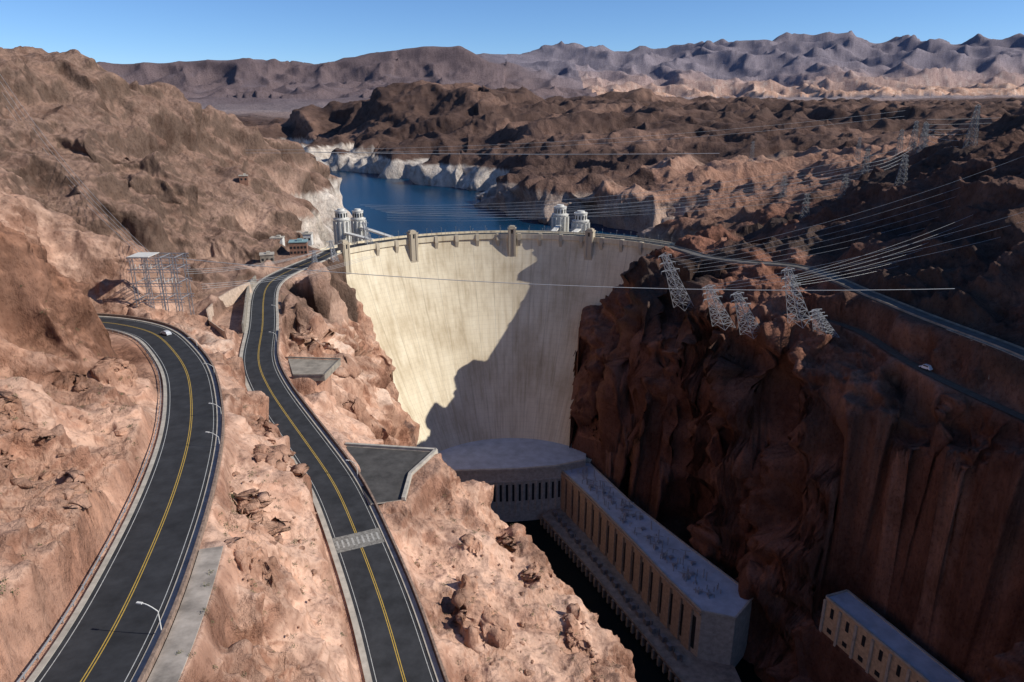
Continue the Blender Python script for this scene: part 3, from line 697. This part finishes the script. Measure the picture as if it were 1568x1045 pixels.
vehicle(178,290,165,2.0,(.7,.7,.7),'van',5.2,2.1,2.0)
vehicle(104,256,9,1.9,(.75,.75,.75),'pickup_truck',5.4,1.8); vehicle(107,262,9,1.2,(.7,.7,.68))
# ------------------------------------------------------------------ buildings at the Nevada abutment
def building(name,c,size,rz,mat,z,wins=4,roofm=None):
    root=link(bpy.data.objects.new(name,None)); mb=MB(); mb.box((c[0],c[1],z-3),(size[0],size[1],size[2]+3),rz); mb.obj('walls',[mat],root)
    mb=MB(); mb.box((c[0],c[1],z+size[2]),(size[0]+.8,size[1]+.8,.5),rz); mb.box((c[0]+1,c[1],z+size[2]+.5),(size[0]*.3,size[1]*.4,1.2),rz); mb.obj('roof',[roofm or CONC],root)
    mb=MB(); co,si=math.cos(rz),math.sin(rz)
    for fl in range(max(1,int(size[2]//3.2))):
        for k in range(wins):
            px=-size[0]/2+(k+.5)*size[0]/wins; py=-size[1]/2-.03
            mb.box((c[0]+px*co-py*si,c[1]+px*si+py*co,z+.9+fl*3.2),(1.3,.12,1.5),rz)
    mb.obj('windows',[DARK],root)
building('visitor_center',(-139,464),(11,9,8),.2,BRICK,180.6,5,simple('teal_roof',(.22,.33,.34),.7))
building('exhibit_building',(-160,487),(8,7,6),.1,PAINTW,181,3); building('white_utility_building',(-150,520),(9,7,5),.1,PAINTW,179,3)
building('tan_service_building',(-152,440),(8,7,4.5),.3,CONCD,180.6,3)
building('lookout_building',(-205,560),(6,5,4),.3,BRICK,ground(-205,560),2)
mb=MB()
pw=[(-119,284),(-131,299),(-139.5,317),(-142.5,337),(-142,354),(-139,371)]
for a,b in zip(pw[:-1],pw[1:]):
    mb.add([(a[0]+2,a[1],173),(b[0]+2,b[1],173),(b[0],b[1],184),(a[0],a[1],184),(a[0]-.8,a[1]+.4,173),(b[0]-.8,b[1]+.4,173),(b[0]-.8,b[1]+.4,184),(a[0]-.8,a[1]+.4,184)],[(0,1,2,3),(5,4,7,6),(3,2,6,7),(4,0,3,7),(1,5,6,2)])
mb.obj('retaining_wall',[simple('tan_wall',(.44,.33,.25),.9)])
# ------------------------------------------------------------------ boulders and scrub
def boulders():
    mb=MB()
    import bmesh
    bm=bmesh.new(); bmesh.ops.create_icosphere(bm,subdivisions=2,radius=1); V=[v.co.copy() for v in bm.verts]; F=[tuple(v.index for v in f.verts) for f in bm.faces]; bm.free()
    cnt=0
    while cnt<300:
        reg=random.random()
        if reg<.35: x,y=random.uniform(-70,-38),random.uniform(78,215); 
        elif reg<.75: x,y=random.uniform(-35,32),random.uniform(115,205)
        else: x,y=random.uniform(-105,-60),random.uniform(70,170)
        if min(np.hypot(R1[:,0]-x,R1[:,1]-y).min(),np.hypot(R2[:,0]-x,R2[:,1]-y).min())<10: continue
        if -55<x<-22 and 168<y<206: continue
        if np.hypot(R1[:,0]-x,R1[:,1]-y).min()<15 and y<125 and x>-60: continue
        s=min(1.2,.2+random.expovariate(3.6)); z=ground(x,y); sx,sy,sz=(s*random.uniform(.7,1.3) for _ in range(3)); o=random.uniform(0,99)
        rz=random.uniform(0,6.3); co,si=math.cos(rz),math.sin(rz); vs=[]
        for v in V:
            q=Vector((round(v.x*2.2+o*.1)/2.2*.5+v.x*.5,round(v.y*2.1)/2.1*.5+v.y*.5,v.z)); k=1+.25*math.sin(o+v.x*3+v.y*2)+.15*math.sin(o*2+v.z*5)
            X=q.x*k*sx;Y=q.y*k*sy; vs.append((x+X*co-Y*si,y+X*si+Y*co,z+q.z*k*sz*.75))
        mb.add(vs,F); cnt+=1
    o=mb.obj('boulders',[ROCK]); at=o.data.color_attributes.new('Col','FLOAT_COLOR','POINT')
    n=len(o.data.vertices); c=np.tile(np.array([.44,.26,.18,.6]),(n,1)); c[:,:3]*=np.repeat(rng.uniform(.7,1.15,n//len(V)),len(V))[:,None]
    at.data.foreach_set('color',c.astype(np.float32).ravel())
boulders()
def scrub():
    mb=MB(); cnt=0
    while cnt<800:
        reg=random.random()
        if reg<.3: x,y=random.uniform(-70,-38),random.uniform(78,215)
        elif reg<.55: x,y=random.uniform(-35,32),random.uniform(115,205)
        else: x,y=random.uniform(-130,-60),random.uniform(60,200)
        if min(np.hypot(R1[:,0]-x,R1[:,1]-y).min(),np.hypot(R2[:,0]-x,R2[:,1]-y).min())<9.5: continue
        if -55<x<-22 and 168<y<206: continue
        z=ground(x,y); s=random.uniform(.35,1.1); cnt+=1
        for k in range(26):
            a=random.uniform(0,6.28);e=random.uniform(.1,1.5);r_=s*random.uniform(.4,1)
            p=Vector((x+r_*math.cos(a)*math.cos(e),y+r_*math.sin(a)*math.cos(e),z+r_*math.sin(e)*.9))
            u=Vector((random.gauss(0,1),random.gauss(0,1),random.gauss(0,1))).normalized()*s*.22; v=Vector((random.gauss(0,1),random.gauss(0,1),random.gauss(0,1))).normalized()*s*.16
            mb.add([p-u,p+v,p+u],[(0,1,2)],k%2)
    mb.obj('desert_shrubs',[simple('scrub_leaves',(.10,.11,.05),.9,.3),simple('dry_scrub',(.20,.17,.09),.9,.3)])
scrub()
# ------------------------------------------------------------------ light
sd=Vector((.86,-.13,0)).normalized(); el=math.radians(34.5)
sv=Vector((sd.x*math.cos(el),sd.y*math.cos(el),math.sin(el)))
su=bpy.data.lights.new('sun','SUN'); su.energy=5.0; su.angle=math.radians(.5); su.color=(1,.95,.86)
so=link(bpy.data.objects.new('sun',su)); so.rotation_euler=sv.to_track_quat('Z','Y').to_euler(); so.location=(0,0,600)
w=bpy.data.worlds.new('World'); scene.world=w; w.use_nodes=True; nt=w.node_tree; bg=nt.nodes['Background']
sk=N(nt,'ShaderNodeTexSky'); sk.sky_type='NISHITA'; sk.sun_disc=False; sk.sun_elevation=el; sk.sun_rotation=math.atan2(sd.x,sd.y)
sk.altitude=2800; sk.air_density=1; sk.dust_density=0; sk.ozone_density=8
nt.links.new(sk.outputs[0],bg.inputs[0]); bg.inputs[1].default_value=.13
# ------------------------------------------------------------------ camera
cd=bpy.data.cameras.new('camera'); cd.lens=36*1100/1568; cd.sensor_width=36; cd.clip_start=.5; cd.clip_end=60000
cam=link(bpy.data.objects.new('camera',cd)); cam.location=(0,0,273); cam.rotation_euler=(math.radians(90-18.2),0,0)
scene.camera=cam
scene.view_settings.view_transform='Standard'; scene.view_settings.look='None'; scene.view_settings.exposure=0
